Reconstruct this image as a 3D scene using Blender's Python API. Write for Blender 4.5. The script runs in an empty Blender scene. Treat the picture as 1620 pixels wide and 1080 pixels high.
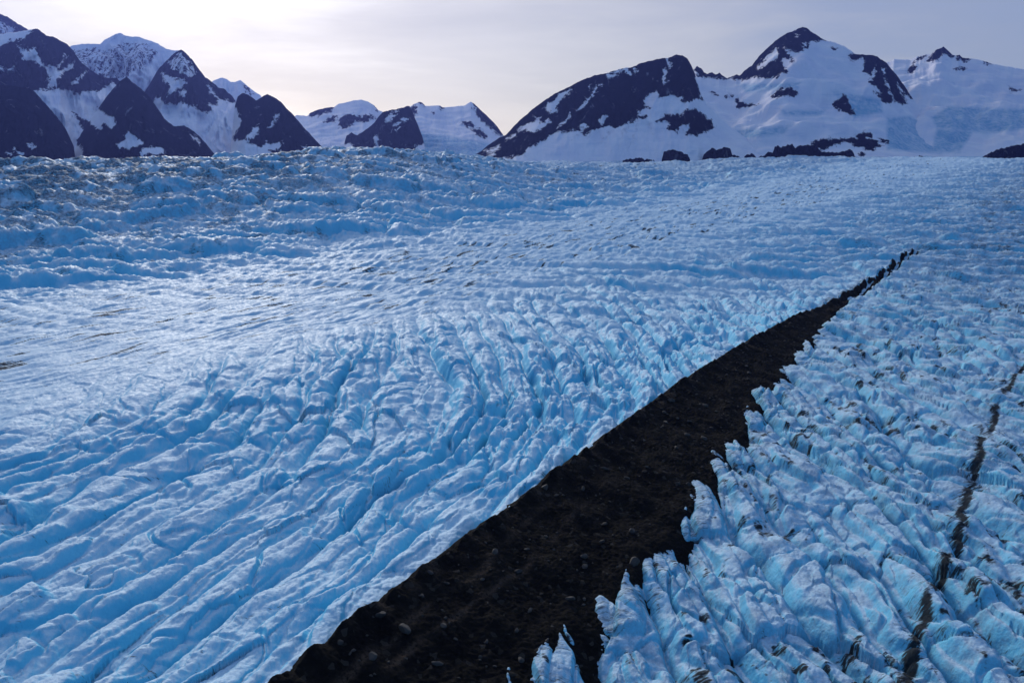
import bpy, math, random
import numpy as np

C = bpy.context.scene
col = C.collection
R = math.radians
F32 = np.float32
rng = np.random.default_rng(7)
random.seed(7)

# ------------------------------------------------------------------ camera
EYE = 100.0                      # helicopter height over the lower ice, metres
FPX, CX, CY = 1260.0, 810.0, 540.0
PITCH = math.atan((CY - 240.0) / FPX)
cp, sp = math.cos(PITCH), math.sin(PITCH)

cam_d = bpy.data.cameras.new('camera')
cam = bpy.data.objects.new('camera', cam_d)
col.objects.link(cam)
cam.location = (0, 0, EYE)
cam.rotation_euler = (math.pi / 2 - PITCH, 0, 0)
cam_d.sensor_width = 36.0
cam_d.lens = FPX / 1620.0 * 36.0
cam_d.clip_start = 0.5
cam_d.clip_end = 60000
C.camera = cam


def ray(px, py):
    """bearing tangent x/y and elevation tangent z/y of a sight line of the survey photo"""
    u = (px - CX) / FPX
    v = (CY - py) / FPX
    X, Y, Z = u, cp + v * sp, -sp + v * cp
    return X / Y, Z / Y


def at(px, py, z=0.0):
    bx, bz = ray(px, py)
    Y = (z - EYE) / bz
    return bx * Y, Y


def project(x, y, z):
    zz = z - EYE
    f = y * cp - zz * sp
    up = y * sp + zz * cp
    return CX + FPX * x / f, CY - FPX * up / f


# ------------------------------------------------------------------ noise toolkit
_perm = rng.permutation(4096).astype(np.int64)
_ang = rng.uniform(0, 2 * np.pi, 4096)
_gx, _gy = np.cos(_ang).astype(F32), np.sin(_ang).astype(F32)
_rv = rng.uniform(0, 1, 4096).astype(F32)


def _h(ix, iy, seed):
    return _perm[(ix + _perm[(iy + seed * 131) & 4095]) & 4095]


def perlin(x, y, seed=0):
    x = np.asarray(x, F32); y = np.asarray(y, F32)
    fx = np.floor(x); fy = np.floor(y)
    ix = fx.astype(np.int64); iy = fy.astype(np.int64)
    dx = x - fx; dy = y - fy
    u = dx * dx * dx * (dx * (dx * 6 - 15) + 10)
    v = dy * dy * dy * (dy * (dy * 6 - 15) + 10)

    def g(ox, oy):
        h = _h(ix + ox, iy + oy, seed)
        return _gx[h] * (dx - ox) + _gy[h] * (dy - oy)
    a = g(0, 0); b = g(1, 0); c = g(0, 1); d = g(1, 1)
    return 1.5 * ((a + (b - a) * u) * (1 - v) + (c + (d - c) * u) * v)


def fbm(x, y, octv=4, seed=0, gain=.5, lac=2.03):
    r = 0; a = 1.0
    for i in range(octv):
        r = r + a * perlin(x * lac ** i + 17.3 * i, y * lac ** i - 9.1 * i, seed + i)
        a *= gain
    return r


def billow(x, y, octv=3, seed=0, gain=.5):
    r = 0; a = 1.0; t = 0
    for i in range(octv):
        r = r + a * np.abs(perlin(x * 2.07 ** i + 5.7 * i, y * 2.07 ** i + 3.3 * i, seed + i)); t += a
        a *= gain
    return r / t


def ss(a, b, x):
    t = np.clip((x - a) / (b - a), 0, 1)
    return t * t * (3 - 2 * t)


def sabs(p, e):
    return np.sqrt(p * p + e * e) - e


def rnd1(i, seed):
    return _rv[_h(i.astype(np.int64), i.astype(np.int64) * 0 + 3, seed)]


def worley(x, y, seed=0):
    """F1, F2, and offsets + id of the nearest cell"""
    ix = np.floor(x).astype(np.int64); iy = np.floor(y).astype(np.int64)
    f1 = np.full(x.shape, 9., F32); f2 = np.full(x.shape, 9., F32)
    ox = np.zeros(x.shape, F32); oy = np.zeros(x.shape, F32); idx = np.zeros(x.shape, np.int64)
    for a in (-1, 0, 1):
        for b in (-1, 0, 1):
            h = _h(ix + a, iy + b, seed)
            cx = ix + a + .1 + .8 * _rv[h]
            cy = iy + b + .1 + .8 * _rv[(h + 1711) & 4095]
            ddx = (x - cx).astype(F32); ddy = (y - cy).astype(F32)
            d = np.sqrt(ddx * ddx + ddy * ddy)
            m = d < f1
            f2 = np.where(m, f1, np.minimum(f2, d))
            ox = np.where(m, ddx, ox); oy = np.where(m, ddy, oy); idx = np.where(m, h, idx)
            f1 = np.where(m, d, f1)
    return f1, f2, ox, oy, idx


# ------------------------------------------------------------------ the moraine line
# crest sight lines down the length of the debris ridge, with the crest height there
CREST = [(300, 1170, 11.), (420, 1080, 10.5), (600, 948, 9.8), (740, 848, 9.), (845, 768, 8.2), (955, 693, 7.4),
         (1040, 628, 6.6), (1120, 575, 6.), (1200, 530, 5.), (1250, 505, 4.4), (1300, 480, 3.6), (1370, 440, 2.8), (1440, 398, 2.)]
_cp = [at(a, b, z + min(2.0, max(0, z - 3.6))) for a, b, z in CREST]
_cy = np.array([p[1] for p in _cp]); _cx = np.array([p[0] for p in _cp]); _cz = np.array([c[2] for c in CREST])
_yy = np.arange(-200, 12000, 2.0)
_cc = np.interp(_yy, _cy, _cx)
sl0 = (_cx[2] - _cx[0]) / (_cy[2] - _cy[0]); sl1 = (_cx[-1] - _cx[-4]) / (_cy[-1] - _cy[-4])
_cc = np.where(_yy < _cy[0], _cx[0] + sl0 * (_yy - _cy[0]), _cc)
_cc = np.where(_yy > _cy[-1], _cx[-1] + sl1 * (_yy - _cy[-1]), _cc)
for _ in range(3):
    k = 9
    _cc = np.convolve(np.pad(_cc, k, mode='reflect', reflect_type='odd'), np.ones(2 * k + 1) / (2 * k + 1), 'valid')
_cs = np.gradient(_cc, _yy)


def crest_x(Y):
    return np.interp(Y, _yy, _cc)


def crest_n(X, Y):
    s = np.interp(Y, _yy, _cs)
    return (X - crest_x(Y)) / np.sqrt(1 + s * s)


def crest_h(Y):
    return np.interp(Y, _cy, _cz, left=11.3, right=1.0)


W_Y = np.array([60, 134, 196, 240, 286, 340, 435, 500, 540, 640, 808])
W_W = np.array([33, 34.5, 35, 35, 33, 28, 19, 13, 11, 11, 9])


def mor_w(Y):
    return np.interp(Y, W_Y, W_W)


_lp = [at(a, b, 2.0) for a, b in ((1400, 1150), (1440, 1050), (1478, 930), (1515, 840), (1545, 725), (1578, 640), (1625, 568), (1700, 500), (1800, 440))]
LANE_Y = np.array([p[1] for p in _lp]); LANE_X = np.array([p[0] for p in _lp])


def far_rise(X, Y, n):
    z = (63 - 24 * ss(-900, -1800, n)) * ss(550, 3600, Y)
    hump = 80 * ss(-430, -1050, n) * ss(420, 1500, Y) * (1 - .55 * ss(-1120, -2050, n)) * ss(260, -260, X)
    z = z + hump * (1 - ss(1500, 3600, Y) * .6)
    z = z + (9 + 7 * ss(1500, 2500, Y)) * fbm(X / 420, Y / 420, 4, 60) * ss(500, 1500, Y)
    return z


def ridge(p, a, seed, wob, pw=1.7):
    """a bank of fins: rounded crest, sharp crevasse, each fin its own height"""
    i = np.floor(p); f = p - i
    g = np.where(f < a, f / a, (1 - f) / (1 - a))
    r = 1 - np.power(np.clip(1 - g, 0, 1), pw)
    hgt = .62 + .38 * rnd1(i, seed) + .28 * wob
    return r * np.clip(hgt, .2, 1.3)


def glacier_height(X, Y):
    """height of the ice and its debris cover and painted crack shade, as a function of place only"""
    n = crest_n(X, Y).astype(F32)
    X = X.astype(F32); Y = Y.astype(F32)
    Hc = crest_h(Y); W = mor_w(Y)
    base = far_rise(X, Y, n)
    # ice is banked up along the left flank of the debris ridge and falls away to the right
    left = Hc * np.exp(np.minimum(n, 0) / 75.) - 1.1
    left = left - 3.0 * ss(-8, -40, n) * ss(-160, -50, n)
    right = Hc * np.clip(1 - n / W, -.15, 1) - 3.5 * ss(0, 5, n) * ss(W * 1.1, W * .6, n)
    base = base + np.where(n < 0, left, right) * ss(900, 760, Y)

    wx = perlin(X / 38, Y / 62, 1) * 6.0 + perlin(X / 14, Y / 24, 2) * 1.5 + perlin(X / 5.5, Y / 9, 9) * .3
    wy = perlin(X / 40, Y / 40, 3) * 9
    big = perlin(X / 90, Y / 130, 4)
    wob = perlin(X / 26, Y / 30, 5)
    facet = fbm(X / 9.5, Y / 13, 2, 10)
    # ---- right of the ridge: fins that run away from the camera, cut by cross cracks
    drift = .06 * Y + .42 * np.maximum(Y - 420, 0) ** 1.15 / 3.0
    uR = X + drift + wx
    wR = Y + wy
    r1 = ridge(uR / 14.5 + .48 * perlin(uR / 30, wR / 70, 6), .60, 11, wob + .4 * facet, 2.9)
    r2 = ridge(uR / 6.4 + .6 * perlin(uR / 15, wR / 30, 7), .6, 12, perlin(X / 12, Y / 13, 8), 2.6)
    f1, f2, ox, oy, idc = worley(uR / 12., wR / 30. + .2 * facet, 21)
    crack = 1 - ss(.0, .11, f2 - f1)
    tiltx = (_rv[idc] - .5); tilty = (_rv[(idc + 977) & 4095] - .62)
    blk = tiltx * ox * 1.8 + tilty * oy * 2.6 + (_rv[(idc + 333) & 4095] - .5) * .9
    cutR = ss(.0, .16, np.abs(perlin(wR / 20 + .6 * wob, uR / 13, 13)))
    chx, chy, cox, coy, cid = worley(uR / 4.2 + .3 * facet, wR / 6.5 + .25 * wob, 22)
    chip = (_rv[cid] - .5) * cox * 2.2 + (_rv[(cid + 977) & 4095] - .6) * coy * 2.4 + (_rv[(cid + 333) & 4095] - .5) * .5
    hR = 7.2 * r1 * (.66 + .34 * cutR) + 1.5 * r2 + 1.9 * blk + .55 * chip - .8 * crack + .9 * facet - 4.2
    hR = hR * (.90 + .35 * big)
    # ---- left of the ridge
    kY = np.cumsum(np.where(_yy < 235, .36, np.where(_yy < 330, .36 - .36 * (_yy - 235) / 95, .0)) * 2.0)
    sh = np.interp(Y, _yy, kY)
    uL = X - sh + .22 * np.maximum(-(n + 70), 0) + wx * .9
    wL = Y + wy + .3 * X
    l1 = ridge(uL / 13.5 + .50 * perlin(uL / 30, wL / 85, 26), .36, 31, wob + .4 * facet, 2.5)
    l2 = ridge(uL / 6.0 + .58 * perlin(uL / 14, wL / 32, 27), .42, 32, perlin(X / 13, Y / 14, 28), 2.4)
    g1, g2, gx, gy, idl = worley(uL / 13., wL / 36. + .2 * facet, 41)
    crackL = 1 - ss(.0, .07, g2 - g1)
    blkL = (_rv[idl] - .5) * gx * 1.5 + (_rv[(idl + 977) & 4095] - .6) * gy * 2.4 + (_rv[(idl + 333) & 4095] - .5) * .9
    cutL = ss(.0, .13, np.abs(perlin(wL / 30 + .6 * wob, uL / 16, 43)))
    near = ss(-270, -120, n)
    clx, cly, dox, doy, did = worley(uL / 4.4 + .3 * facet, wL / 8.5 + .25 * wob, 42)
    chipL = (_rv[did] - .5) * dox * 2.0 + (_rv[(did + 977) & 4095] - .6) * doy * 2.4 + (_rv[(did + 333) & 4095] - .5) * .5
    hL = (7.2 * l1 * (.66 + .34 * cutL) + 1.4 * l2 + .5 * chipL + 1.8 * blkL - .5 * crackL + .8 * facet - 4.2) * (.85 + .35 * big)
    # wetter, scalloped ice with deep slots where it is squeezed against the ridge
    sq = ss(-105, -30, n) * ss(225, 285, Y) * ss(760, 480, Y)
    slot = 1 - ss(0, .24, np.abs(perlin(uL / 12 + .4 * wob, wL / 60, 47)))
    hL = hL * (1 - .25 * sq) - 4.6 * sq * slot + sq * 4.5 * (billow(X / 8.5, Y / 12, 3, 48) - .3)
    hL = hL * (.34 + .66 * near)
    hL = hL * (.62 + .38 * ss(0, -12, n))
    # ---- the smooth band with flow-parallel streaks
    s_al = (X * .58 + Y * .81)
    stx = n + perlin(s_al / 120, n / 60, 51) * 10 + perlin(s_al / 40, n / 25, 52) * 3
    st = .9 * billow(stx / 15, s_al / 120, 2, 53) + .6 * billow(stx / 5.5, s_al / 50, 2, 54)
    hB = (3.2 + 2.5 * ss(500, 900, Y)) * st - 1.6 + (.6 + 1.2 * ss(-290, -190, n)) * billow(X / 9, Y / 12, 3, 55)
    # ---- humps beyond it
    hx = X * .95 + Y * .2 + perlin(X / 120, Y / 90, 61) * 42
    hy = Y * 1.0 - X * .25 + perlin(X / 110, Y / 80, 62) * 26
    m1, m2, mx_, my_, im = worley(hx / 96 + .35 * perlin(X / 50, Y / 45, 69), hy / 44 + .3 * perlin(X / 44, Y / 50, 70), 63)
    mound = (1 - (1 - np.clip((m2 - m1) / .75, 0, 1)) ** 2) * (.25 + .95 * _rv[im] ** 1.4)
    m3, m4, mx_, my_, im3 = worley(hx / 44 + .4 * wob, hy / 19 + .3 * perlin(X / 22, Y / 20, 74), 64)
    mound2 = (1 - (1 - np.clip((m4 - m3) / .7, 0, 1)) ** 2) * (.2 + .9 * _rv[im3])
    rough = billow(X / 21, Y / 20, 4, 65)
    hH = 15.0 * mound + 4.2 * mound2 + 6.5 * rough + 1.6 * facet + 4.0 * billow(X / 10, Y / 11, 3, 108) + 4 * fbm(X / 160, Y / 110, 2, 68) - 11.8
    rt = ridge((Y + .30 * X + perlin(X / 120, Y / 90, 73) * 26 + perlin(X / 40, Y / 34, 74) * 9) / 56., .40, 75, perlin(X / 46, Y / 40, 76))
    rt2 = ridge((Y + .42 * X + perlin(X / 60, Y / 60, 77) * 15) / 23., .38, 78, perlin(X / 22, Y / 20, 79))
    hf = 15.0 * rt + 6.5 * rt2 + 6.5 * billow(X / 17, Y / 24, 4, 72) - 13.0
    hf = .85 * hf + .35 * hR
    nn = n + 30 * perlin(X / 150, Y / 150, 66)
    wH = ss(-375, -590, nn) * ss(330, 560, Y)
    wB = ss(-185, -260, nn) * (1 - wH) * ss(255, 330, Y + .35 * (n + 240))
    wF = ss(430, 850, Y - .5 * np.minimum(n, 0)) * (1 - wH) * (.26 + .74 * ss(-300, -60, nn))
    hl = hL * (1 - wB - wH) + hB * wB + hH * wH
    h = np.where(n < W * .4, hl, hR * ss(-2, 9, n - W * .35) * (1 - .45 * ss(W * 1.25, W * .7, n)) + 0 * hl)
    h = np.where(n < 0, hl, np.where(n < W * .4, hl * 0 - .5, h))
    h = h * (1 - wF) + hf * wF
    h = h * (1 - .25 * ss(1800, 4500, Y))
    # ---- melt scallops and runnels
    fade = ss(1500, 500, Y)
    det = .62 * billow(X / 2.9 + wx * .1, Y / 3.6, 2, 81) + .22 * billow(X / 1.05, Y / 1.2, 2, 84)
    h = h + fade * (det - .35) * (1 - .5 * wB)
    z = base + h
    # ---- debris lying on the ice, and crack shade painted as colour
    d = 0 * z
    band = X - np.interp(Y, LANE_Y, LANE_X) - 1.6 * perlin(Y / 30, X / 60, 91) - 1.3 * perlin(Y / 7, X / 9, 92)
    smear = np.where(band < 0, 11.0, 2.6)
    lane = (.48 + .30 * fbm(X / 3.2, Y / 6, 3, 105)) * np.exp(-(band / 1.6) ** 2) + .44 * np.exp(-(band / smear) ** 2)
    lane = lane * ss(-.9, -.1, fbm(X / 11, Y / 26, 3, 93) + .25) * ss(720, 380, Y)
    d = np.maximum(d, lane)
    pat = fbm(X / 38, Y / 38, 3, 94)
    fine = fbm(X / 4.4, Y / 6.5, 3, 95)
    d = np.maximum(d, ss(.1, .75, fine + .6 * pat - .12) * (.46 * ss(2, 30, n) + .25) * ss(1100, 400, Y))
    uu = np.where(n > 0, uR, uL)
    crack_shade = 1 - ss(.0, .055, np.minimum(np.abs(perlin(uu / 19 + .6 * wob, wR / 23, 96)), np.abs(perlin(uu / 31 + wR / 40, wR / 44 - uu / 60, 104)) * 1.6 + (n < 0)))  # thin fracture lines: their shade is painted as dark colour, without depth
    d = np.maximum(d, .56 * (.78 + .22 * (n > 0)) * crack_shade * ss(-.45, .25, pat) * ss(900, 350, Y) * (1 - wB))
    d = np.maximum(d, .6 * np.maximum(crack * (n > 0), .7 * crackL * (n < 0) * near) * ss(.1, .7, fbm(X / 9, Y / 9, 2, 97) + .2) * ss(1100, 400, Y))  # dirt in the block cracks, also painting in the darkness of crevasses
    lst = ss(.28, .66, fbm(stx / 6, s_al / 46, 3, 98) + .25 * pat) * wB
    d = np.maximum(d, .75 * lst)
    dh = ss(.25, .8, fbm(X / 26, Y / 30, 4, 99) + .35 * fbm(X / 130, Y / 120, 2, 100) - .40 * (mound - .35) + .12 + .95 * ss(-620, -1000, n) * ss(2300, 1000, Y)) * wH
    d = np.maximum(d, (.52 + .10 * ss(-760, -1100, n)) * dh)
    d = np.maximum(d, (.40 + .16 * ss(-60, 60, n)) * ss(-.05, .55, fbm(X / 26, Y / 30, 4, 101)) * wF)
    edge = .56 * ss(-6, .0, n + 4 * perlin(X / 6, Y / 6, 102)) * (n < 2) * (Y < 640)
    edge = np.maximum(edge, .46 * ss(1.45, 1.0, n / W + .3 * perlin(X / 9, Y / 9, 103)) * (n > 0) * (Y < 860))
    grime = .55 * ss(6, 40, n) * (1 - .4 * wF) + .42 * wF * ss(-160, 60, n) + .62 * wH * ss(-480, -820, n) + .2 * wF * (1 - wB)
    return z, np.clip(np.maximum(d, edge), 0, 1), np.clip(grime, 0, .8)


# ------------------------------------------------------------------ mesh helpers
def grid_mesh(name, V, nr, nc, mat, attrs=None):
    """V: (nr*nc,3) rows by columns"""
    i = np.arange(nr * nc, dtype=np.int32).reshape(nr, nc)
    q = np.stack([i[:-1, :-1], i[:-1, 1:], i[1:, 1:], i[1:, :-1]], -1).reshape(-1, 4)
    me = bpy.data.meshes.new(name)
    me.vertices.add(len(V)); me.vertices.foreach_set('co', np.ascontiguousarray(V, dtype=F32).ravel())
    me.loops.add(q.size); me.loops.foreach_set('vertex_index', q.ravel())
    me.polygons.add(len(q)); me.polygons.foreach_set('loop_start', np.arange(0, q.size, 4, dtype=np.int32))
    me.update(calc_edges=True)
    me.polygons.foreach_set('use_smooth', np.ones(len(q), dtype=bool))
    for k, a in (attrs or {}).items():
        at_ = me.attributes.new(k, 'FLOAT', 'POINT')
        at_.data.foreach_set('value', np.ascontiguousarray(a, dtype=F32).ravel())
    me.materials.append(mat)
    me.validate()
    o = bpy.data.objects.new(name, me)
    col.objects.link(o)
    return o


def tag(o, label=None, cat=None, group=None, kind=None):
    for k, v in (('label', label), ('category', cat), ('group', group), ('kind', kind)):
        if v:
            o[k] = v
    return o


# ------------------------------------------------------------------ materials
class NT:
    def __init__(self, tree):
        self.t = tree

    def n(self, typ, **kw):
        nd = self.t.nodes.new(typ)
        for k, v in kw.items():
            if k.startswith('i_'):
                nd.inputs[k[2:].replace('_', ' ')].default_value = v
            else:
                setattr(nd, k, v)
        return nd

    def l(self, a, b):
        self.t.links.new(a, b)

    def val(self, x, sock):
        if isinstance(x, (int, float, tuple)):
            sock.default_value = x
        else:
            self.l(x, sock)

    def math(self, op, a, b=0.0, c=None, clamp=False):
        nd = self.n('ShaderNodeMath', operation=op, use_clamp=clamp)
        self.val(a, nd.inputs[0]); self.val(b, nd.inputs[1])
        if c is not None:
            self.val(c, nd.inputs[2])
        return nd.outputs[0]

    def step(self, x, a, b, lo=0.0, hi=1.0):
        nd = self.n('ShaderNodeMapRange', interpolation_type='SMOOTHSTEP')
        self.val(x, nd.inputs[0])
        nd.inputs[1].default_value = a; nd.inputs[2].default_value = b
        nd.inputs[3].default_value = lo; nd.inputs[4].default_value = hi
        return nd.outputs[0]

    def mix(self, f, a, b, blend='MIX'):
        nd = self.n('ShaderNodeMix', data_type='RGBA', blend_type=blend)
        self.val(f, nd.inputs[0])
        self.val(a + (1,) if isinstance(a, tuple) and len(a) == 3 else a, nd.inputs[6])
        self.val(b + (1,) if isinstance(b, tuple) and len(b) == 3 else b, nd.inputs[7])
        return nd.outputs[2]

    def noise(self, scale, detail=4, rough=.55, vec=None, dist=0.0):
        nd = self.n('ShaderNodeTexNoise')
        nd.inputs['Scale'].default_value = scale
        nd.inputs['Detail'].default_value = detail
        nd.inputs['Roughness'].default_value = rough
        nd.inputs['Distortion'].default_value = dist
        if vec is not None:
            self.l(vec, nd.inputs['Vector'])
        return nd.outputs[0]

    def attr(self, name):
        return self.n('ShaderNodeAttribute', attribute_name=name).outputs['Fac']

    def mapping(self, vec, scale=(1, 1, 1), rot=(0, 0, 0)):
        nd = self.n('ShaderNodeMapping')
        nd.inputs['Scale'].default_value = scale; nd.inputs['Rotation'].default_value = rot
        self.l(vec, nd.inputs['Vector'])
        return nd.outputs[0]


def new_mat(name):
    m = bpy.data.materials.new(name)
    m.use_nodes = True
    t = m.node_tree
    t.nodes.clear()
    N = NT(t)
    out = N.n('ShaderNodeOutputMaterial')
    b = N.n('ShaderNodeBsdfPrincipled')
    N.l(b.outputs[0], out.inputs[0])
    return m, N, b


def ice_material():
    m, N, b = new_mat('glacier_ice')
    pos = N.n('ShaderNodeNewGeometry')
    P = pos.outputs['Position']
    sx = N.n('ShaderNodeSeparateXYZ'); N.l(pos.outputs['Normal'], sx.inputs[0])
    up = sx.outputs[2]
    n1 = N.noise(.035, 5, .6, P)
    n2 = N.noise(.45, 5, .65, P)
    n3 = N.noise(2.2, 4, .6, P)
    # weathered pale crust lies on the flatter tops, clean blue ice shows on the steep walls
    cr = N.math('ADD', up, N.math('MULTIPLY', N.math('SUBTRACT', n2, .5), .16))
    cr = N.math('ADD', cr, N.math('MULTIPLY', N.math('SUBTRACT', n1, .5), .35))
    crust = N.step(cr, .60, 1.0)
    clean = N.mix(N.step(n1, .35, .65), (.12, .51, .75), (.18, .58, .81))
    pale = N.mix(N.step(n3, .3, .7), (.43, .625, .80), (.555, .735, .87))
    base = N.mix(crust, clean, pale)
    # thin film of silt over the older ice
    gr = N.attr('grime')
    gm = N.math('MULTIPLY', gr, N.step(N.math('ADD', N.math('MULTIPLY', N.noise(.16, 6, .7, P), .6), N.math('MULTIPLY', N.noise(1.3, 5, .7, P), .4)), .40, .62))
    base = N.mix(gm, base, (.16, .23, .34))
    # debris and painted crack shade: broken up by fine noise
    d = N.attr('dirt_crack_shade')
    dst = N.noise(1.0, 7, .75, N.mapping(P, (.22, 1.7, .22), (0, 0, -.25)))
    dsp = N.noise(.55, 8, .82, P)
    dnn = N.math('ADD', N.math('MULTIPLY', dst, .75), N.math('MULTIPLY', dsp, .25))
    dn = N.math('ADD', d, N.math('MULTIPLY', N.math('SUBTRACT', dnn, .5), 3.0))
    dm = N.math('MULTIPLY', N.step(dn, .42, .74), N.step(d, .02, .25))
    dcol = N.mix(N.noise(.2, 3, .6, P), (.018, .017, .020), (.070, .060, .056))
    dcol = N.mix(N.step(d, .50, .72), dcol, (.012, .012, .014))
    base = N.mix(N.math('MULTIPLY', dm, N.step(d, .42, .58, .82, .97)), base, dcol)
    N.l(base, b.inputs['Base Color'])
    N.l(N.math('ADD', N.step(n2, .3, .7, .48, .75), N.math('MULTIPLY', dm, .3)), b.inputs['Roughness'])
    b.inputs['Specular IOR Level'].default_value = .28
    b.inputs['IOR'].default_value = 1.31
    bp = N.n('ShaderNodeBump')
    bp.inputs['Strength'].default_value = .55
    bp.inputs['Distance'].default_value = .6
    hgt = N.math('ADD', N.math('MULTIPLY', N.noise(.8, 6, .62, P), 1.0), N.math('MULTIPLY', n3, .25))
    N.l(hgt, bp.inputs['Height'])
    N.l(bp.outputs[0], b.inputs['Normal'])
    return m


def debris_material():
    m, N, b = new_mat('moraine_gravel')
    P = N.n('ShaderNodeNewGeometry').outputs['Position']
    a = N.noise(.12, 5, .6, P)
    f = N.noise(1.4, 6, .75, P)
    vo = N.n('ShaderNodeTexVoronoi'); vo.inputs['Scale'].default_value = .9; N.l(P, vo.inputs['Vector'])
    stone = N.step(vo.outputs['Color'], .78, .95)
    c = N.mix(N.step(a, .35, .65), (.0065, .0063, .0070), (.0150, .0132, .0125))
    c = N.mix(N.step(f, .5, .8), c, (.032, .028, .026))
    c = N.mix(N.math('MULTIPLY', stone, .6), c, (.075, .068, .063))
    tr = N.attr('trail')
    c = N.mix(N.math('MULTIPLY', tr, N.step(f, .3, .6)), c, (.095, .068, .054))
    N.l(c, b.inputs['Base Color'])
    b.inputs['Roughness'].default_value = .9
    b.inputs['Specular IOR Level'].default_value = .05
    bp = N.n('ShaderNodeBump'); bp.inputs['Strength'].default_value = 1.0; bp.inputs['Distance'].default_value = 1.0
    N.l(N.math('ADD', f, N.math('MULTIPLY', vo.outputs['Distance'], -.6)), bp.inputs['Height'])
    N.l(bp.outputs[0], b.inputs['Normal'])
    return m


def mountain_material(name, rock_a, rock_b, snow_c):
    m, N, b = new_mat(name)
    P = N.n('ShaderNodeNewGeometry').outputs['Position']
    big = N.noise(.004, 6, .6, P)
    fine = N.noise(.035, 6, .7, P)
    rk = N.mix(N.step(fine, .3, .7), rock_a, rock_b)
    fl = N.noise(1.0, 6, .7, N.mapping(P, (.019, .012, .006), (0, .25, 0)))
    rk = N.mix(N.step(fl, .60, .68, 0, .5), rk, (.30, .31, .36))
    ic = N.attr('ice')
    sn = N.mix(N.step(big, .3, .7), snow_c, tuple(c * .9 for c in snow_c[:2]) + (snow_c[2] * .96,))
    ln = N.noise(1.0, 6, .7, N.mapping(P, (.006, .004, .035)))
    sn = N.mix(N.step(ln, .52, .72, 0, .55), sn, (.50, .60, .76))
    icn = N.math('MULTIPLY', ic, N.step(N.math('ADD', fine, N.math('MULTIPLY', big, .4)), .45, .9, .25, 1.0))
    sn = N.mix(icn, sn, (.24, .46, .64))
    r = N.attr('rock')
    rr = N.math('ADD', r, N.math('MULTIPLY', N.math('SUBTRACT', N.noise(.022, 8, .82, P), .5), 24.0))
    sp_ = N.attr('mottle')
    rr = N.math('ADD', rr, N.math('MULTIPLY', N.math('MULTIPLY', N.math('SUBTRACT', N.noise(.017, 7, .8, N.mapping(P, (1.6, 1, .8))), .5), 26.0), sp_))
    msk = N.step(rr, -.45, .45)
    base = N.mix(msk, sn, rk)
    du = N.attr('dust')
    base = N.mix(N.math('MULTIPLY', du, N.step(fine, .35, .75)), base, (.12, .12, .17))
    N.l(base, b.inputs['Base Color'])
    b.inputs['Roughness'].default_value = .8
    b.inputs['Specular IOR Level'].default_value = .0
    bp = N.n('ShaderNodeBump'); bp.inputs['Strength'].default_value = .7; bp.inputs['Distance'].default_value = 14
    N.l(N.math('MULTIPLY', fine, N.step(msk, 0, 1, .35, 1.0)), bp.inputs['Height'])
    N.l(bp.outputs[0], b.inputs['Normal'])
    return m


ICE = ice_material()
DEB = debris_material()
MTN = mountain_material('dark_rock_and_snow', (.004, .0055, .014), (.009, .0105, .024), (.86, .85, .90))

# ------------------------------------------------------------------ glacier
ncol = 1300
az = np.linspace(-R(41), R(41), ncol)
yr = [70.0]
while yr[-1] < 9500:
    yr.append(yr[-1] + .35 * (yr[-1] / 150) ** 1.25)
yr = np.array(yr)
A, D = np.meshgrid(np.tan(az), yr)
GX = (A * D).ravel(); GY = D.ravel()
GZ, GD, GN = glacier_height(GX, GY)
g = grid_mesh('glacier_terrain', np.stack([GX, GY, GZ], 1), len(yr), ncol, ICE, {'dirt_crack_shade': GD, 'grime': GN})
tag(g, kind='structure')

# ------------------------------------------------------------------ debris ridge
my = [70.0]
while my[-1] < 850:
    my.append(my[-1] + .30 * (my[-1] / 150) ** 1.1)
my = np.array(my)
tn = np.concatenate([np.linspace(-7, 0, 22)[:-1], np.linspace(0, 1.35, 170)])
TN, MY = np.meshgrid(tn, my)
MW = mor_w(MY)
MN = np.where(TN < 0, TN, TN * MW)
s_ = np.interp(MY, _yy, _cs); q_ = np.sqrt(1 + s_ * s_)
MX = crest_x(MY) + MN / q_
MYY = MY - MN * s_ / q_
MX = MX.ravel(); MYY = MYY.ravel(); MN = MN.ravel(); MYr = MY.ravel(); MWr = MW.ravel()
Hc = crest_h(MYr)
zc = np.where(MN < 0, Hc + .5 + np.minimum(1, MWr / 20) * 1.5 + .9 * MN, Hc * np.clip(1 - MN / MWr, -.6, 1) + .5 + np.minimum(1, MWr / 20) * (2.0 * np.exp(-np.maximum(MN, 0) / 5.5) - .5))
zc = zc - .35 * np.maximum(MN - MWr, 0)
zc = zc + far_rise(MX, MYY, MN)
zc = zc + np.minimum(1, MWr / 12) * (.9 * fbm(MX / 11, MYY / 14, 3, 201) + .55 * billow(MX / 3.1, MYY / 3.4, 3, 202) + .22 * fbm(MX / .9, MYY / .9, 2, 205)) - .2
thin = ss(455, 560, MYr)
zc = zc + 0
_gz = glacier_height(MX, MYY)[0]
_tf = np.clip(MN / MWr, 0, 1)
_dr = _gz + 1.5 - 6 * (np.abs(_tf - .5) * 2) ** 6 - 2.6 * ss(.22, .0, np.abs(_tf - .52 - .2 * perlin(MYr / 40, MN * 0, 208))) * ss(520, 580, MYr) + 2.0 * perlin(MX / 7, MYY / 11, 206) - .004 * np.maximum(MYr - 560, 0) - np.where(MN < 0, 4, 0) - ss(790, 850, MYr) * 5
zc = zc * (1 - thin) + _dr * thin
zc = zc + np.minimum(1, MWr / 25) * ss(0, 9, MN) * 1.1 * (.35 - np.abs(perlin((MYr + .5 * MN) / 8.5 + .4 * perlin(MX / 12, MYY / 12, 215), MN / 45, 214)))
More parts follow.
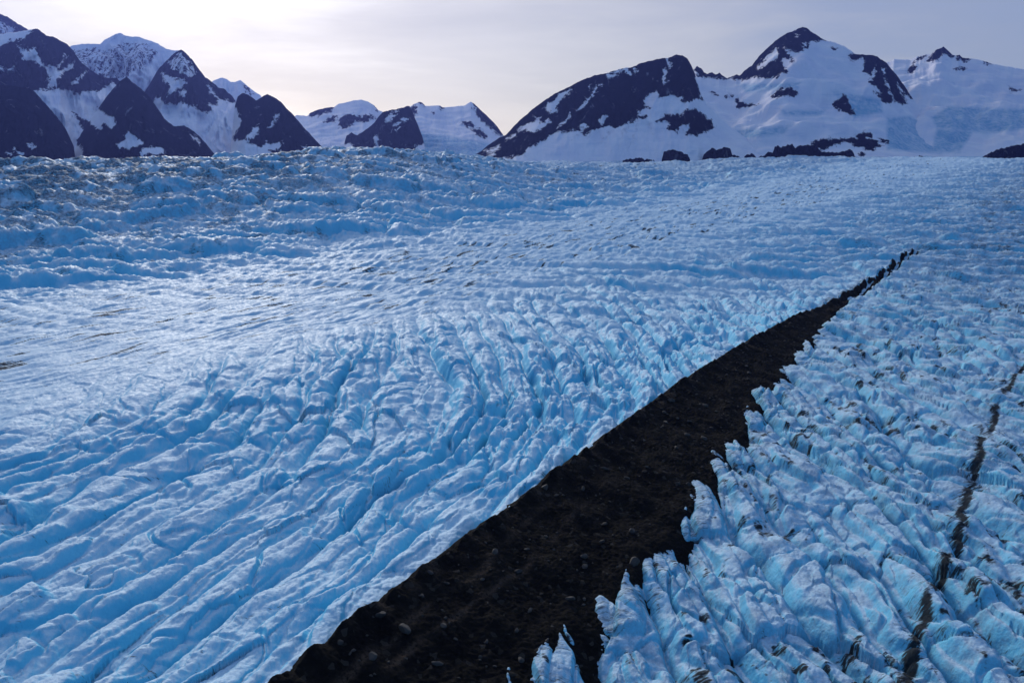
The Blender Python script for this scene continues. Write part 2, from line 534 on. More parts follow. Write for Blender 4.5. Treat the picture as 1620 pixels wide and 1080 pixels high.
zc = zc + np.exp(-(MN / 3.) ** 2) * (1.9 * perlin(MYr / 11, MN / 30, 207) + 1.5 * perlin(MYr / 3.8, MN / 9, 209)) * np.minimum(1, MWr / 20)
trail = np.exp(-((MN - 7 - 3 * perlin(MYr / 30, MN * 0, 210)) / 1.1) ** 2) + np.exp(-((MN - 13 - 4 * perlin(MYr / 40, MN * 0, 211)) / .9) ** 2)
trail = trail * ss(245, 150, MYr) * ss(-.3, .3, perlin(MYr / 9, MN / 5, 212) + .2) * .9 + .5 * np.exp(-((MN - 1.5) / 2.0) ** 2) * ss(.0, .5, perlin(MX / 6, MYY / 6, 213))
mo = grid_mesh('moraine_debris', np.stack([MX, MYY, zc], 1), len(my), len(tn), DEB, {'trail': np.clip(trail, 0, 1)})
tag(mo, 'long black ridge of rock debris crossing the blue ice', kind='stuff')


def mor_z(X, Y):
    n = float(crest_n(np.array([X]), np.array([Y]))[0])
    i = np.argmin((MX - X) ** 2 + (MYY - Y) ** 2)
    return zc[i], n


# ------------------------------------------------------------------ mountains
def poly_sd(px, py, poly):
    """signed distance (inside positive) to a polygon given as sight lines"""
    p = np.array(poly, float)
    out = np.full(px.shape, -8.0)
    x0, y0 = p.min(0) - 8; x1, y1 = p.max(0) + 8
    m = (px > x0) & (px < x1) & (py > y0) & (py < y1)
    if not m.any():
        return out
    x = px[m]; y = py[m]
    d2 = np.full(x.shape, 1e9); ins = np.zeros(x.shape, bool)
    for (ax, ay), (bx, by) in zip(p, np.roll(p, -1, 0)):
        ex, ey = bx - ax, by - ay
        t = np.clip(((x - ax) * ex + (y - ay) * ey) / (ex * ex + ey * ey + 1e-9), 0, 1)
        d2 = np.minimum(d2, (x - ax - t * ex) ** 2 + (y - ay - t * ey) ** 2)
        c = ((ay > y) != (by > y))
        xi = ax + (y - ay) / (by - ay + 1e-12) * ex
        ins ^= c & (x < xi)
    d = np.sqrt(d2)
    out[m] = np.clip(np.where(ins, d, -d), -8, 8)
    return out


def mountain(label, sil, d_ridge, d_base, rock=(), snow=(), ice=(), mott=(), dust=(), all_rock=False, relief=1.0, seed=0, bench=.03, step=.8, rows=170, curve=1.15, rough=1.2):
    sil = np.array(sil, float)
    px = np.arange(sil[0, 0], sil[-1, 0] + .01, step)
    nc = len(px)
    t = np.concatenate([np.linspace(0, 1, rows), 1 + np.linspace(0, .6, 14)[1:]])
    PX, T = np.meshgrid(px, t)
    py = np.interp(px, sil[:, 0], sil[:, 1])
    py = py + rough * (fbm(px / 9., px * 0 + seed, 3, 300 + seed, .6)) * np.clip((262 - py) / 60, 0, 1)
    bx = (px - CX) / FPX / (cp + (CY - py) / FPX * sp)
    bz = (-sp + (CY - py) / FPX * cp) / (cp + (CY - py) / FPX * sp)
    zr = EYE + bz * d_ridge
    zb = 15.0
    kk = int(26 / step)
    ker = np.hanning(2 * kk + 1); ker /= ker.sum()
    zsm = np.convolve(np.pad(zr, kk, mode='edge'), ker, 'valid')
    f = np.where(T <= 1, np.power(np.clip(T, 0, 1), curve), 1 - .9 * (T - 1) ** .9)
    dist = d_base + (d_ridge - d_base) * T
    ben = np.clip(T, 0, 1) * (1 - np.clip(T, 0, 1)) * 4 * (T <= 1)
    f = f + bench * ben * (fbm(px[None, :] * d_ridge / FPX / 620, T * 5.5, 3, 370 + seed) * .5 + .35 * perlin(px[None, :] * d_ridge / FPX / 190, T * 16, 380 + seed))
    wS = np.clip(T, 0, 1) ** 5
    zz_ = np.maximum(zsm[None, :] * (1 - wS) + zr[None, :] * wS, zb + 5)
    Z = zb + (zz_ - zb) * f
    Z = np.where(T < 1, np.minimum(Z, EYE + bz[None, :] * dist - 3 * (1 - T)), Z)
    # gullies and buttresses: the face is pushed in and out along the line of fall
    a = px[None, :] * d_ridge / FPX + 0 * T
    span = (d_ridge - d_base)
    win = np.clip(np.sin(np.clip(T, 0, 1) * np.pi) + .12 * (T > .5) * (T < 1.001), 0, 1)
    gul = (1 - np.abs(fbm(a / 330 + .5 * fbm(a / 500, Z / 400, 2, 320 + seed), Z / 900, 4, 330 + seed)) * 1.6)
    gul2 = fbm(a / 120, Z / 240, 4, 340 + seed)
    dist = dist - relief * win * span * (.20 * gul + .10 * gul2)
    bxx = bx[None, :] + 0 * T
    X = bxx * dist; Y = dist
    qx, qy = project(X, Y, Z)
    wx = qx + 3.2 * fbm(a / 46, Z / 46, 4, 350 + seed, .65); wy = qy + 2.6 * fbm(a / 46 + 9, Z / 46, 4, 360 + seed, .65)
    r = np.full(X.shape, 8.0 if all_rock else -8.0)
    for p in rock:
        r = np.maximum(r, poly_sd(wx, wy, p))
    for p in snow:
        r = np.minimum(r, -poly_sd(wx, wy, p))
    ic = np.zeros(X.shape); mt = np.zeros(X.shape); du = np.zeros(X.shape)
    for p in ice:
        ic = np.maximum(ic, np.clip(poly_sd(qx, qy, p) / 6, 0, 1))
    for p in mott:
        mt = np.maximum(mt, np.clip(poly_sd(wx, wy, p) / 4, 0, 1))
    r = r * (1 - mt) - .9 * mt
    for p in dust:
        du = np.maximum(du, np.clip(poly_sd(wx, wy, p) / 2.5, 0, 1) * .5)
    V = np.stack([X.ravel(), Y.ravel(), Z.ravel()], 1)
    o = grid_mesh('mountain', V, len(t), nc, MTN, {'rock': r, 'ice': ic, 'mottle': mt, 'dust': du})
    tag(o, label, 'mountain', kind='structure')
    return o


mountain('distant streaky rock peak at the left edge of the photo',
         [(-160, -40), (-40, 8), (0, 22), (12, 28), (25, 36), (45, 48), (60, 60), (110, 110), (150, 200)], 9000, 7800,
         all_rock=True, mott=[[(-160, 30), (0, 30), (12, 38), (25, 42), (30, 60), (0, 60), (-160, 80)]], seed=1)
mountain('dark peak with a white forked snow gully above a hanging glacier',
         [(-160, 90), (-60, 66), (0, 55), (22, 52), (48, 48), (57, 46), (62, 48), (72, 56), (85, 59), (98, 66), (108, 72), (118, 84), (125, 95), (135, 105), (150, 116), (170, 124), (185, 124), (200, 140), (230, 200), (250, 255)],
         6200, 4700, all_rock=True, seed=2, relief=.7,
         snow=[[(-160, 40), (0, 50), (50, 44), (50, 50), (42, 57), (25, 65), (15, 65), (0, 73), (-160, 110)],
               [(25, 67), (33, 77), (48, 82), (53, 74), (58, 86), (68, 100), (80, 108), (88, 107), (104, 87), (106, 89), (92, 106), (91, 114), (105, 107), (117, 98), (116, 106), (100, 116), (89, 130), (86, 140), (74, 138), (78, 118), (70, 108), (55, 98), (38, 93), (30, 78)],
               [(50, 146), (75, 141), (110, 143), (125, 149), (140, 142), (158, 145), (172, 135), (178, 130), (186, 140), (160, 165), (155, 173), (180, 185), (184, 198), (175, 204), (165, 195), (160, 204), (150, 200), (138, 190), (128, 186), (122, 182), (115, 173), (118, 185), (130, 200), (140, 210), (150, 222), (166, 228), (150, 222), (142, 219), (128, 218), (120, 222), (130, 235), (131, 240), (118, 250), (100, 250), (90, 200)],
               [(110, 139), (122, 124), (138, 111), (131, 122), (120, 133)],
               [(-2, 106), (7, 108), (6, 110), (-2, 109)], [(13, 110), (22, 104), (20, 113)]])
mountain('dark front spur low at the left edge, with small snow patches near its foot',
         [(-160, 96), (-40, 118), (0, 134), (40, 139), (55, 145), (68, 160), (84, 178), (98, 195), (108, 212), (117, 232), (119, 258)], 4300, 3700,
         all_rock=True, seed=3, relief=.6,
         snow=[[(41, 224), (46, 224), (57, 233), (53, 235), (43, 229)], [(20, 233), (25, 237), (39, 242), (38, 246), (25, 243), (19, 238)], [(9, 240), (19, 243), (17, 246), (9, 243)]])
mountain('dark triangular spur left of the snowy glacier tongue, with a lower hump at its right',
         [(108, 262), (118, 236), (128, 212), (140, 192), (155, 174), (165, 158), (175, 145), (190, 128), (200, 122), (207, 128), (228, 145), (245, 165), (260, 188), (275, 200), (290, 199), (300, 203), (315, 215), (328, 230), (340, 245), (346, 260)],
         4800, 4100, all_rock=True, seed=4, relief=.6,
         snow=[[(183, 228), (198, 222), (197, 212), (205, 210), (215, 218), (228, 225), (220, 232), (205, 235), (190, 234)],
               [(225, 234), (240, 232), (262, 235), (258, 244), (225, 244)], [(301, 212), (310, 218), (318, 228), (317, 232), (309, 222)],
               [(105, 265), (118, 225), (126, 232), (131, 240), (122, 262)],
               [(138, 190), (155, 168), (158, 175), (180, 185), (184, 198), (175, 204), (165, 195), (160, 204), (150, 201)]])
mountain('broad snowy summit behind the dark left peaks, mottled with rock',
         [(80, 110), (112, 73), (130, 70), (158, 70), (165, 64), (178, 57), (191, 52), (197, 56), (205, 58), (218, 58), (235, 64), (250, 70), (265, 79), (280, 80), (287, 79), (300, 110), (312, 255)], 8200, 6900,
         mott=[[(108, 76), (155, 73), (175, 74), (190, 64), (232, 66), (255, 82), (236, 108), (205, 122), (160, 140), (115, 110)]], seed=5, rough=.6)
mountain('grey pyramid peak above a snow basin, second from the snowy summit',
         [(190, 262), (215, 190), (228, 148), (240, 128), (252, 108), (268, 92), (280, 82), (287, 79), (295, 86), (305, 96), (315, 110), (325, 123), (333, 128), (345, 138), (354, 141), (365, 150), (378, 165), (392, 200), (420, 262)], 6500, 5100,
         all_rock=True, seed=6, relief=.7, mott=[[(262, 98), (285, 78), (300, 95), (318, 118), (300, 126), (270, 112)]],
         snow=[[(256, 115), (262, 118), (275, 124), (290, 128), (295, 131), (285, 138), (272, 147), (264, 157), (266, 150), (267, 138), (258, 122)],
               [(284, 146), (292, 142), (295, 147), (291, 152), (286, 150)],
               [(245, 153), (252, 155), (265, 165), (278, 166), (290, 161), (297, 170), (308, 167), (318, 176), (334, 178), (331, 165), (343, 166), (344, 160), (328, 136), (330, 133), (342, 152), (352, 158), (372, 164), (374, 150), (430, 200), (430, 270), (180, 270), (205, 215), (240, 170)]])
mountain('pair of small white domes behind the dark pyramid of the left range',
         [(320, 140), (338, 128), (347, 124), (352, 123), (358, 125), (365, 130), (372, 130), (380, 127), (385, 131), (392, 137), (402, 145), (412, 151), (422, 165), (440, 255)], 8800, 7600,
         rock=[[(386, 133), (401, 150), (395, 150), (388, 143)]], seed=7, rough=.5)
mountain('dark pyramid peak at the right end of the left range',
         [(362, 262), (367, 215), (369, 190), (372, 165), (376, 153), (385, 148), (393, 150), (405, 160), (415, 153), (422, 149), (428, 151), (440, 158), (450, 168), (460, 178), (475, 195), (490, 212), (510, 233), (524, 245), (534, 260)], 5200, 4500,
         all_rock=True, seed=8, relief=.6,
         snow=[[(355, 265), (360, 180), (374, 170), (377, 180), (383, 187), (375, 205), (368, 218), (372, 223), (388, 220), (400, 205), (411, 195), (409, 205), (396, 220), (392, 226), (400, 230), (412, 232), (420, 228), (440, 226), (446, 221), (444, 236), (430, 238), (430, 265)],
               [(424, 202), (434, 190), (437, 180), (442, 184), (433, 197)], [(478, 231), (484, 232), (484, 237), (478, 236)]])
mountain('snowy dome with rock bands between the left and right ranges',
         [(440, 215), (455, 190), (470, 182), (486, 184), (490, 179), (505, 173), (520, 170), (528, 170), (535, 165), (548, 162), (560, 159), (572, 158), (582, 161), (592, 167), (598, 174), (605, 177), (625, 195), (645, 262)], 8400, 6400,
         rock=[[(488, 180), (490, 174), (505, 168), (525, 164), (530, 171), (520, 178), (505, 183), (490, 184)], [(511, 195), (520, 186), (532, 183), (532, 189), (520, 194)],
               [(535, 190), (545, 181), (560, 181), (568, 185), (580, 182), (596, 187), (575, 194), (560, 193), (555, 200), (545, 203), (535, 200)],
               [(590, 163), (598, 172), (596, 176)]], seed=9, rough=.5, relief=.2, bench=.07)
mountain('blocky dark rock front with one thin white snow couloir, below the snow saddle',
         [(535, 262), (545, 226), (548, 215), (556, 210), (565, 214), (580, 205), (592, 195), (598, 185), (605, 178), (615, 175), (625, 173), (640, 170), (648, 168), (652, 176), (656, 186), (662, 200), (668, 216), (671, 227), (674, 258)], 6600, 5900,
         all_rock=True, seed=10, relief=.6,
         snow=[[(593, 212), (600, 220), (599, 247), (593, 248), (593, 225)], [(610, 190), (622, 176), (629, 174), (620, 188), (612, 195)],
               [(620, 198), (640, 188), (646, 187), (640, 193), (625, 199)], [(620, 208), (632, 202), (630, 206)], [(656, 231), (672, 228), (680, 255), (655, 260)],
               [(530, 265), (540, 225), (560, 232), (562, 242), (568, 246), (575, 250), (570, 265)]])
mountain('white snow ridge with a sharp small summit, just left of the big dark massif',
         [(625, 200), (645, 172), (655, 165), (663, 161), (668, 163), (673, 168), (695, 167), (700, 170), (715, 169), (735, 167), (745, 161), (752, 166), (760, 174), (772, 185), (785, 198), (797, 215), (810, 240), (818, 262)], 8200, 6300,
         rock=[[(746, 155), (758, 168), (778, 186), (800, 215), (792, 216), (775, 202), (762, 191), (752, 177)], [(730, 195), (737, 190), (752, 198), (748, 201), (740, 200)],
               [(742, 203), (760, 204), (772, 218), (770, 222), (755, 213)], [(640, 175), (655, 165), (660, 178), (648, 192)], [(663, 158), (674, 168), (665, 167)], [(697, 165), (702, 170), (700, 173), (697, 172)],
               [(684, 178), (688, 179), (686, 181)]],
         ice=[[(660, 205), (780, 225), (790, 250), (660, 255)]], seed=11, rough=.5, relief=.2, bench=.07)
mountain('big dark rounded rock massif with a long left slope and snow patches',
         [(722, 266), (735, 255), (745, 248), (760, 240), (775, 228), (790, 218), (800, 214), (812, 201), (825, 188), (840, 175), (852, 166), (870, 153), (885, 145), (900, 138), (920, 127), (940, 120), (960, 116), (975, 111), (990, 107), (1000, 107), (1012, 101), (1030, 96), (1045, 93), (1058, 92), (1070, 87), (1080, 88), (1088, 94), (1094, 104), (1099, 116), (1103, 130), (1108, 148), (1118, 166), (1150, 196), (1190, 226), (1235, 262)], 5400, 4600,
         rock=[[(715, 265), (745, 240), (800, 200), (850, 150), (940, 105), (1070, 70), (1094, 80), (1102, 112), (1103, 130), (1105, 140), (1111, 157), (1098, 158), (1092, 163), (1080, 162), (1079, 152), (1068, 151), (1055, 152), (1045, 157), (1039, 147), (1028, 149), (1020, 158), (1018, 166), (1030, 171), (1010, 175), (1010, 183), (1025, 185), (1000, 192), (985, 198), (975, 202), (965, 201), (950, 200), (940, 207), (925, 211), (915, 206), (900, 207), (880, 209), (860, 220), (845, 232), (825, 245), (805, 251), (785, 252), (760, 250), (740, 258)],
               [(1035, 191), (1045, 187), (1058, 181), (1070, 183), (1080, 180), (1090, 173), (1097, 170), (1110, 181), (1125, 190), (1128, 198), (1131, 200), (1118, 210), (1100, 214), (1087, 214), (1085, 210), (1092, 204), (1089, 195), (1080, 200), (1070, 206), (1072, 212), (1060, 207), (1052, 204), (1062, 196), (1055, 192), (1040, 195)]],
         snow=[[(860, 171), (872, 178), (880, 175), (885, 160), (897, 151), (904, 141), (890, 146), (880, 155), (865, 165)], [(820, 205), (840, 193), (852, 191), (856, 195), (866, 187), (871, 195), (856, 205), (845, 209), (825, 207)],
               [(842, 185), (856, 187), (850, 190)], [(913, 175), (925, 160), (932, 152), (940, 145), (944, 136), (942, 147), (935, 156), (922, 171)], [(881, 204), (895, 188), (902, 178), (901, 187), (890, 198)],
               [(928, 137), (935, 133), (931, 142)], [(959, 119), (974, 115), (965, 128)], [(975, 110), (995, 107), (998, 118), (990, 113), (975, 116)], [(948, 191), (955, 182), (962, 185), (956, 196), (948, 195)],
               [(917, 200), (925, 195), (931, 201), (922, 206)], [(1003, 108), (1009, 106), (1006, 119)], [(1053, 94), (1062, 98), (1058, 108)], [(1048, 110), (1056, 112), (1053, 122), (1056, 125), (1049, 139), (1047, 125)],
               [(802, 219), (815, 212), (816, 216), (800, 222)], [(765, 240), (790, 230), (794, 233), (775, 242)], [(770, 244), (784, 241), (783, 245)], [(948, 134), (956, 131), (950, 138)]],
         dust=[[(1008, 192), (1014, 192), (996, 240), (992, 240)], [(960, 205), (975, 205), (950, 230)], [(905, 212), (920, 212), (900, 228)], [(1020, 195), (1030, 195), (1040, 222)], [(930, 212), (938, 212), (928, 225)], [(980, 205), (1000, 195), (985, 222)]],
         seed=12, relief=.40, bench=.02, rows=200, rough=.9)
mountain('tall pointed summit with a black rock head over wide snowfields and a black right spur',
         [(1030, 262), (1050, 200), (1085, 140), (1095, 112), (1101, 107), (1103, 105), (1110, 109), (1114, 115), (1120, 117), (1127, 114), (1132, 118), (1138, 116), (1143, 120), (1150, 124), (1158, 121), (1166, 118), (1170, 120), (1178, 112), (1184, 107), (1190, 104), (1200, 90), (1210, 80), (1222, 69), (1236, 58), (1245, 53), (1253, 50), (1262, 46), (1270, 43), (1276, 44), (1283, 50), (1298, 60), (1303, 63), (1318, 67), (1335, 73), (1345, 80), (1352, 85), (1362, 87), (1380, 87), (1388, 90), (1395, 95), (1403, 100), (1410, 110), (1418, 118), (1425, 128), (1435, 142), (1444, 157), (1462, 180), (1490, 210), (1530, 238), (1570, 262)], 7000, 4900,
         rock=[[(1158, 121), (1166, 105), (1190, 85), (1225, 45), (1270, 30), (1312, 58), (1297, 65), (1280, 68), (1278, 75), (1270, 80), (1262, 83), (1256, 82), (1245, 79), (1240, 75), (1240, 77), (1250, 86), (1250, 92), (1238, 94), (1236, 97), (1243, 110), (1247, 117), (1236, 115), (1233, 122), (1222, 123), (1205, 124), (1195, 121), (1185, 125), (1173, 127), (1155, 125), (1140, 125), (1120, 123), (1108, 122), (1103, 118), (1095, 95), (1135, 100)],
               [(1343, 90), (1348, 84), (1360, 86), (1362, 75), (1390, 75), (1415, 95), (1455, 155), (1444, 158), (1437, 152), (1428, 150), (1425, 140), (1421, 133), (1423, 145), (1430, 152), (1434, 166), (1425, 165), (1412, 158), (1409, 166), (1400, 163), (1390, 152), (1382, 145), (1395, 148), (1385, 138), (1375, 131), (1380, 122), (1365, 113), (1370, 97), (1360, 92), (1350, 98)],
               [(1220, 151), (1227, 145), (1240, 140), (1250, 139), (1262, 142), (1263, 148), (1255, 152), (1240, 151), (1222, 155)], [(1317, 165), (1325, 158), (1335, 148), (1340, 155), (1346, 170), (1352, 182), (1340, 181), (1332, 175), (1322, 170)],
               [(1163, 169), (1165, 157), (1175, 162), (1180, 164), (1200, 165), (1165, 171)], [(1147, 152), (1158, 149), (1161, 153), (1150, 155)], [(1124, 145), (1136, 149), (1128, 150)], [(1160, 226), (1182, 222), (1184, 227), (1165, 229)],
               [(1283, 233), (1288, 222), (1310, 219), (1330, 220), (1345, 218), (1356, 220), (1350, 211), (1376, 210), (1381, 216), (1371, 219), (1386, 222), (1398, 231), (1380, 238), (1365, 235), (1352, 232), (1345, 226), (1320, 229), (1300, 237)], [(1390, 219), (1400, 221), (1407, 227), (1396, 225)], [(1355, 243), (1372, 242), (1366, 248)],
               [(1315, 75), (1325, 77), (1322, 79)], [(1252, 94), (1256, 94), (1255, 101), (1252, 100)]],
         snow=[[(1197, 108), (1210, 93), (1220, 83), (1230, 75), (1232, 94), (1215, 100), (1200, 110)], [(1401, 124), (1406, 135), (1412, 150), (1416, 158), (1410, 151), (1403, 135)], [(1373, 129), (1384, 107), (1387, 110), (1381, 126)],
               [(1395, 110), (1401, 107), (1397, 118)], [(1258, 52), (1265, 56), (1261, 60)], [(1272, 66), (1277, 72), (1272, 76)]],
         ice=[[(1310, 140), (1395, 155), (1400, 180), (1350, 190)], [(1400, 185), (1440, 180), (1500, 215), (1480, 245), (1400, 240)], [(1150, 205), (1260, 195), (1240, 215), (1160, 225)], [(1160, 130), (1270, 128), (1265, 142), (1180, 150)], [(1230, 172), (1310, 172), (1300, 186), (1240, 186)]],
         seed=13, relief=.04, bench=.12, rows=230, rough=1.0)
mountain('low white summit with a small black tip at the far right',
         [(1360, 140), (1390, 105), (1400, 100), (1408, 97), (1415, 94), (1440, 95), (1450, 90), (1465, 87), (1473, 85), (1482, 79), (1488, 76), (1493, 74), (1498, 79), (1507, 87), (1512, 88), (1518, 87), (1523, 92), (1535, 93), (1545, 94), (1560, 98), (1570, 101), (1590, 105), (1620, 110), (1680, 118), (1780, 150), (1830, 250)], 8600, 5300,
         rock=[[(1435, 116), (1440, 107), (1447, 99), (1448, 112), (1443, 117)], [(1464, 99), (1470, 92), (1480, 76), (1488, 66), (1496, 66), (1510, 88), (1505, 91), (1495, 86), (1488, 89), (1483, 95), (1470, 98)],
               [(1512, 86), (1522, 83), (1536, 93), (1525, 98), (1515, 95)], [(1556, 96), (1571, 100), (1560, 103)], [(1509, 110), (1525, 105), (1528, 112), (1515, 111)], [(1597, 139), (1614, 143), (1600, 145)], [(1450, 92), (1466, 87), (1462, 91), (1450, 96)]],
         ice=[[(1470, 185), (1500, 165), (1640, 172), (1640, 205), (1560, 215), (1480, 205)], [(1480, 200), (1545, 205), (1520, 245), (1470, 245)]],
         seed=14, relief=.03, bench=.11, rows=190, rough=.6)


# low bedrock knobs standing out of the snow at the foot of the right snowfield
def outcrop(label, top, dist, depth, group=None, seed=0):
    top = np.array(top, float)
    px = np.arange(top[0, 0], top[-1, 0] + .01, .7)
    t = np.linspace(0, 2, 26)
    PX, T = np.meshgrid(px, t)
    py = np.interp(px, top[:, 0], top[:, 1])
    py = py + 2.0 * fbm(px / 6., px * 0 + 4.2 * seed, 3, 400 + seed, .6)
    v = (CY - py) / FPX
    bx = (px - CX) / FPX / (cp + v * sp); bz = (-sp + v * cp) / (cp + v * sp)
    zr = np.maximum(EYE + bz * dist, 20)
    f = np.sqrt(np.clip(1 - (1 - np.clip(T, 0, 1)) ** 1.7, 0, 1)) * (T <= 1) + (1 - np.clip(T - 1, 0, 1) ** 1.7) * (T > 1)
    Y = dist + depth * (T - 1)
    Z = 10 + (zr[None, :] - 10) * f
    Y = Y - 20 * fbm(PX / 9, Z / 30, 3, 410 + seed) * np.clip(np.minimum(T, 2 - T) * 2, 0, 1)
    X = bx[None, :] * Y
    V = np.stack([X.ravel(), Y.ravel(), Z.ravel()], 1)
    one = np.full(len(V), 8.0)
    o = grid_mesh('rock_outcrop', V, len(t), len(px), MTN, {'rock': one, 'ice': one * 0, 'mottle': one * 0, 'dust': one * 0})
    tag(o, label, 'rock outcrop', group)


OG = 'dark rock outcrops along the foot of the snowfields'
outcrop('small lens-shaped dark rock in the snow below the big rounded massif', [(1047, 252), (1050, 241), (1056, 237), (1068, 237.5), (1080, 241), (1088, 246), (1092, 253)], 4480, 60, OG, 1)
outcrop('thin flat sliver of rock at the ice edge left of the lens-shaped rock', [(985, 254), (992, 251), (1003, 250), (1015, 250.5), (1028, 252), (1036, 254)], 4440, 50, OG, 2)
outcrop('knobbly rock with two round humps left of the longest outcrop', [(1110, 254), (1114, 242), (1120, 239), (1126, 234), (1134, 237), (1142, 237), (1146, 233), (1155, 234), (1158, 243), (1170, 248), (1178, 254)], 4700, 70, OG, 3)
outcrop('small round rock between the two-humped rock and the longest outcrop', [(1175, 254), (1179, 246), (1185, 243), (1192, 244), (1198, 250), (1201, 254)], 4700, 60, OG, 4)
outcrop('longest low rock outcrop at the foot of the pointed summit', [(1194, 254), (1200, 249), (1208, 246), (1216, 241), (1222, 240), (1226, 233), (1230, 230), (1236, 234), (1246, 229), (1254, 228), (1258, 234), (1264, 231), (1280, 229), (1292, 233), (1300, 240), (1312, 241), (1326, 242), (1338, 238), (1346, 236), (1350, 241), (1353, 248), (1356, 254)], 4680, 90, OG, 5)
outcrop('dark rock tongue entering at the right edge where the snow meets the ice', [(1552, 250), (1562, 243), (1576, 238), (1590, 233), (1602, 230), (1620, 228), (1660, 224), (1720, 222), (1760, 250)], 4400, 140, OG, 7)
outcrop('thin dark line of rock at the ice edge below the far right snowfield', [(1416, 252), (1424, 248.5), (1436, 249.5), (1446, 248.5), (1460, 247.5), (1470, 249), (1478, 252)], 4400, 50, OG, 8)

# ------------------------------------------------------------------ boulders on the debris
BM, N_, b_ = new_mat('boulder_stone')
oi = N_.n('ShaderNodeObjectInfo')
Pn = N_.n('ShaderNodeNewGeometry').outputs['Position']
bc = N_.mix(oi.outputs['Random'], (.012, .011, .012), (.048, .042, .039))
bc = N_.mix(N_.step(N_.noise(2.5, 5, .7, Pn), .4, .7), bc, (.03, .028, .03))
N_.l(bc, b_.inputs['Base Color'])
b_.inputs['Roughness'].default_value = .85
import bmesh


def boulder_mesh(k):
    bm = bmesh.new()
    bmesh.ops.create_icosphere(bm, subdivisions=3, radius=1)
    for v in bm.verts:
        c = v.co
        # flatten against random planes for an angular broken block
        rr = random.Random(k * 97)
        for _ in range(9):
            a, e, d = rr.uniform(0, 6.28), rr.uniform(-1, 1), rr.uniform(.55, .85)
            nx, ny, nz = math.cos(a) * math.sqrt(1 - e * e), math.sin(a) * math.sqrt(1 - e * e), e
            dd = c.x * nx + c.y * ny + c.z * nz
            if dd > d:
                c.x -= nx * (dd - d); c.y -= ny * (dd - d); c.z -= nz * (dd - d)
        c.x *= 1.15; c.z *= .8
    me = bpy.data.meshes.new('boulder')
    bm.to_mesh(me); bm.free()
    me.materials.append(BM)
    return me


bmeshes = [boulder_mesh(k) for k in range(6)]
first = None
rb = random.Random(5)
nb = 0
for tries in range(6000):
    if nb >= 270:
        break
    Yc = 130 + 320 * rb.random() ** 1.5
    w = float(mor_w(Yc))
    n = w * rb.uniform(.04, .9)
    s = float(np.interp(Yc, _yy, _cs)); q = math.sqrt(1 + s * s)
    X = float(crest_x(Yc)) + n / q; Y = Yc - n * s / q
    z, _ = mor_z(X, Y)
    px, py = project(X, Y, z)
    if py > 1075:
        continue
    gz = float(glacier_height(np.array([X]), np.array([Y]))[0][0])
    if gz > z - .1:
        continue
    r = .26 + .75 * rb.random() ** 4
    o = bpy.data.objects.new('boulder', bmeshes[nb % 6])
    col.objects.link(o)
    o.location = (X, Y, z + r * .25)
    o.scale = (r * rb.uniform(.8, 1.3), r * rb.uniform(.8, 1.2), r * rb.uniform(.7, 1.0))
    o.rotation_euler = (rb.uniform(-.4, .4), rb.uniform(-.4, .4), rb.uniform(0, 6.28))
    tag(o, 'small grey brown boulder lying loose on the black debris ridge', 'boulder', 'boulders scattered over the debris ridge')
    nb += 1
for px, py, r, lab in ((640, 986, 1.3, 'large rounded brown boulder below the crest, low in the debris ridge'),
                       (1003, 905, 1.5, 'large grey boulder at the ice edge right of the debris ridge'),
                       (862, 772, 1.3, 'brown boulder perched on the crest of the debris ridge'),
                       (1062, 628, 1.3, 'boulder on the crest where the blue slots meet the debris ridge')):
    X, Y = at(px, py, 5.0)
    z, _ = mor_z(X, Y)
    X, Y = at(px, py, z)
    z, _ = mor_z(X, Y)
    o = bpy.data.objects.new('boulder', bmeshes[int(px) % 6]); col.objects.link(o)
    o.location = (X, Y, z + r * .3); o.scale = (r, r, r); o.rotation_euler = (.2, .1, px)
    tag(o, lab, 'boulder', 'boulders scattered over the debris ridge')

# ------------------------------------------------------------------ light
SUN_AZ, SUN_EL = R(-20), R(19)           # veiled sun, ahead and to the left
sd = (math.sin(SUN_AZ) * math.cos(SUN_EL), math.cos(SUN_AZ) * math.cos(SUN_EL), math.sin(SUN_EL))
L = bpy.data.lights.new('sun', 'SUN')
L.energy = 2.0; L.angle = R(11); L.color = (1.0, .95, .87)
so = bpy.data.objects.new('sun', L); col.objects.link(so)
from mathutils import Vector
so.rotation_euler = Vector(sd).to_track_quat('Z', 'Y').to_euler()

w = bpy.data.worlds.new('World'); C.world = w; w.use_nodes = True
w.node_tree.nodes.clear()
N = NT(w.node_tree)
out = N.n('ShaderNodeOutputWorld'); bg = N.n('ShaderNodeBackground')
N.l(bg.outputs[0], out.inputs[0])
sky = N.n('ShaderNodeTexSky', sky_type='NISHITA', sun_disc=False)
sky.sun_elevation = SUN_EL; sky.sun_rotation = SUN_AZ
STR = .1
tc = N.n('ShaderNodeTexCoord').outputs['Generated']
dn = N.n('ShaderNodeVectorMath', operation='NORMALIZE'); N.l(tc, dn.inputs[0]); Dv = dn.outputs[0]
dp = N.n('ShaderNodeVectorMath', operation='DOT_PRODUCT'); N.l(Dv, dp.inputs[0]); dp.inputs[1].default_value = sd
ang = N.math('ARCCOSINE', dp.outputs['Value'])
sep = N.n('ShaderNodeSeparateXYZ'); N.l(Dv, sep.inputs[0])
el = sep.outputs[2]
cl = N.noise(2.2, 6, .55, N.mapping(Dv, (1.0, 1.0, 5.0)), .4)
cl2 = N.noise(6.0, 5, .55, N.mapping(Dv, (1.0, 1.0, 6.5)), .3)
cn = N.math('ADD', N.math('MULTIPLY', cl, .7), N.math('MULTIPLY', cl2, .3))
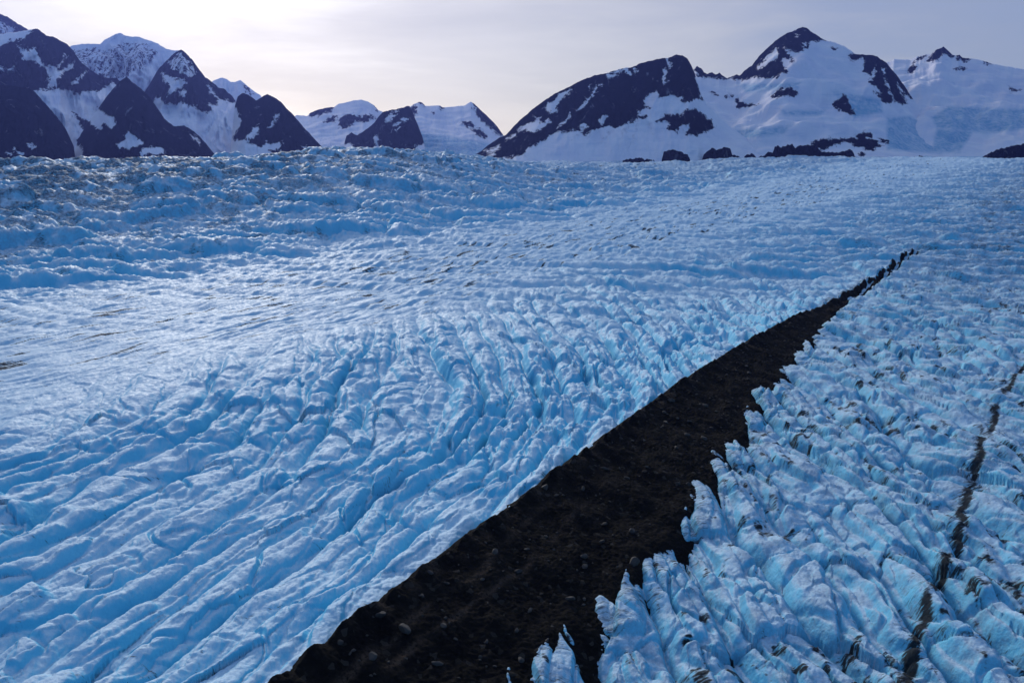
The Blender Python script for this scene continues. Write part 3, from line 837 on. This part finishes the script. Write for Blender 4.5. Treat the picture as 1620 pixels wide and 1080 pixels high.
# ramp of the cloud sheet's brightness with angle from the sun
k = 1.0 / STR
ramp = N.n('ShaderNodeValToRGB')
e = ramp.color_ramp
e.elements[0].position = 0; e.elements[0].color = (1.35, 1.33, 1.25, 1)
e.elements[1].position = 1; e.elements[1].color = (.09, .185, .38, 1)
for p, c in ((.055, (1.1, 1.09, 1.06)), (.10, (.80, .80, .80)), (.15, (.645, .66, .685)), (.19, (.53, .56, .625)), (.25, (.35, .42, .57)), (.40, (.23, .36, .60)), (.6, (.12, .255, .50))):
    x = e.elements.new(p); x.color = c + (1,)
angn = N.math('ADD', N.math('DIVIDE', ang, math.pi), N.math('MULTIPLY', N.math('SUBTRACT', cn, .5), .26))
N.l(N.math('MAXIMUM', angn, 0.0), ramp.inputs[0])
cloud = N.mix(1.0, ramp.outputs[0], (k, k, k), 'MULTIPLY')
# warm brightening low over the horizon below the sun
low = N.math('MULTIPLY', N.step(el, .14, .0), N.step(N.math('DIVIDE', ang, math.pi), .33, .05))
cloud = N.mix(N.math('MULTIPLY', low, .28), cloud, (.92 * k, .87 * k, .76 * k))
tot = N.mix(.90, sky.outputs[0], cloud)
N.l(tot, bg.inputs['Color'])
bg.inputs['Strength'].default_value = STR

# ------------------------------------------------------------------ air
HAZE = True
if HAZE:
    me = bpy.data.meshes.new('haze')
    x0, x1, y0, y1, z0, z1 = -9500, 9500, -300, 9600, -40, 1900
    vs = [(x, y, z) for x in (x0, x1) for y in (y0, y1) for z in (z0, z1)]
    fs = [(0, 1, 3, 2), (4, 6, 7, 5), (0, 4, 5, 1), (2, 3, 7, 6), (0, 2, 6, 4), (1, 5, 7, 3)]
    me.from_pydata(vs, [], fs)
    hm = bpy.data.materials.new('air'); hm.use_nodes = True
    hm.node_tree.nodes.clear()
    H = NT(hm.node_tree)
    ho = H.n('ShaderNodeOutputMaterial'); pv = H.n('ShaderNodeVolumePrincipled')
    pv.inputs['Color'].default_value = (.18, .25, .85, 1)
    pv.inputs['Density'].default_value = .000024
    pv.inputs['Anisotropy'].default_value = .55
    H.l(pv.outputs[0], ho.inputs['Volume'])
    me.materials.append(hm)
    hz = bpy.data.objects.new('haze', me); col.objects.link(hz)
    hz['kind'] = 'stuff'

# ------------------------------------------------------------------ view
vs_ = C.view_settings
vs_.view_transform = 'Standard'; vs_.look = 'None'; vs_.exposure = 0; vs_.gamma = 1; vs_.use_curve_mapping = False
C.cycles.max_bounces = 6
C.cycles.diffuse_bounces = 2
C.cycles.volume_bounces = 0
C.cycles.use_denoising = True
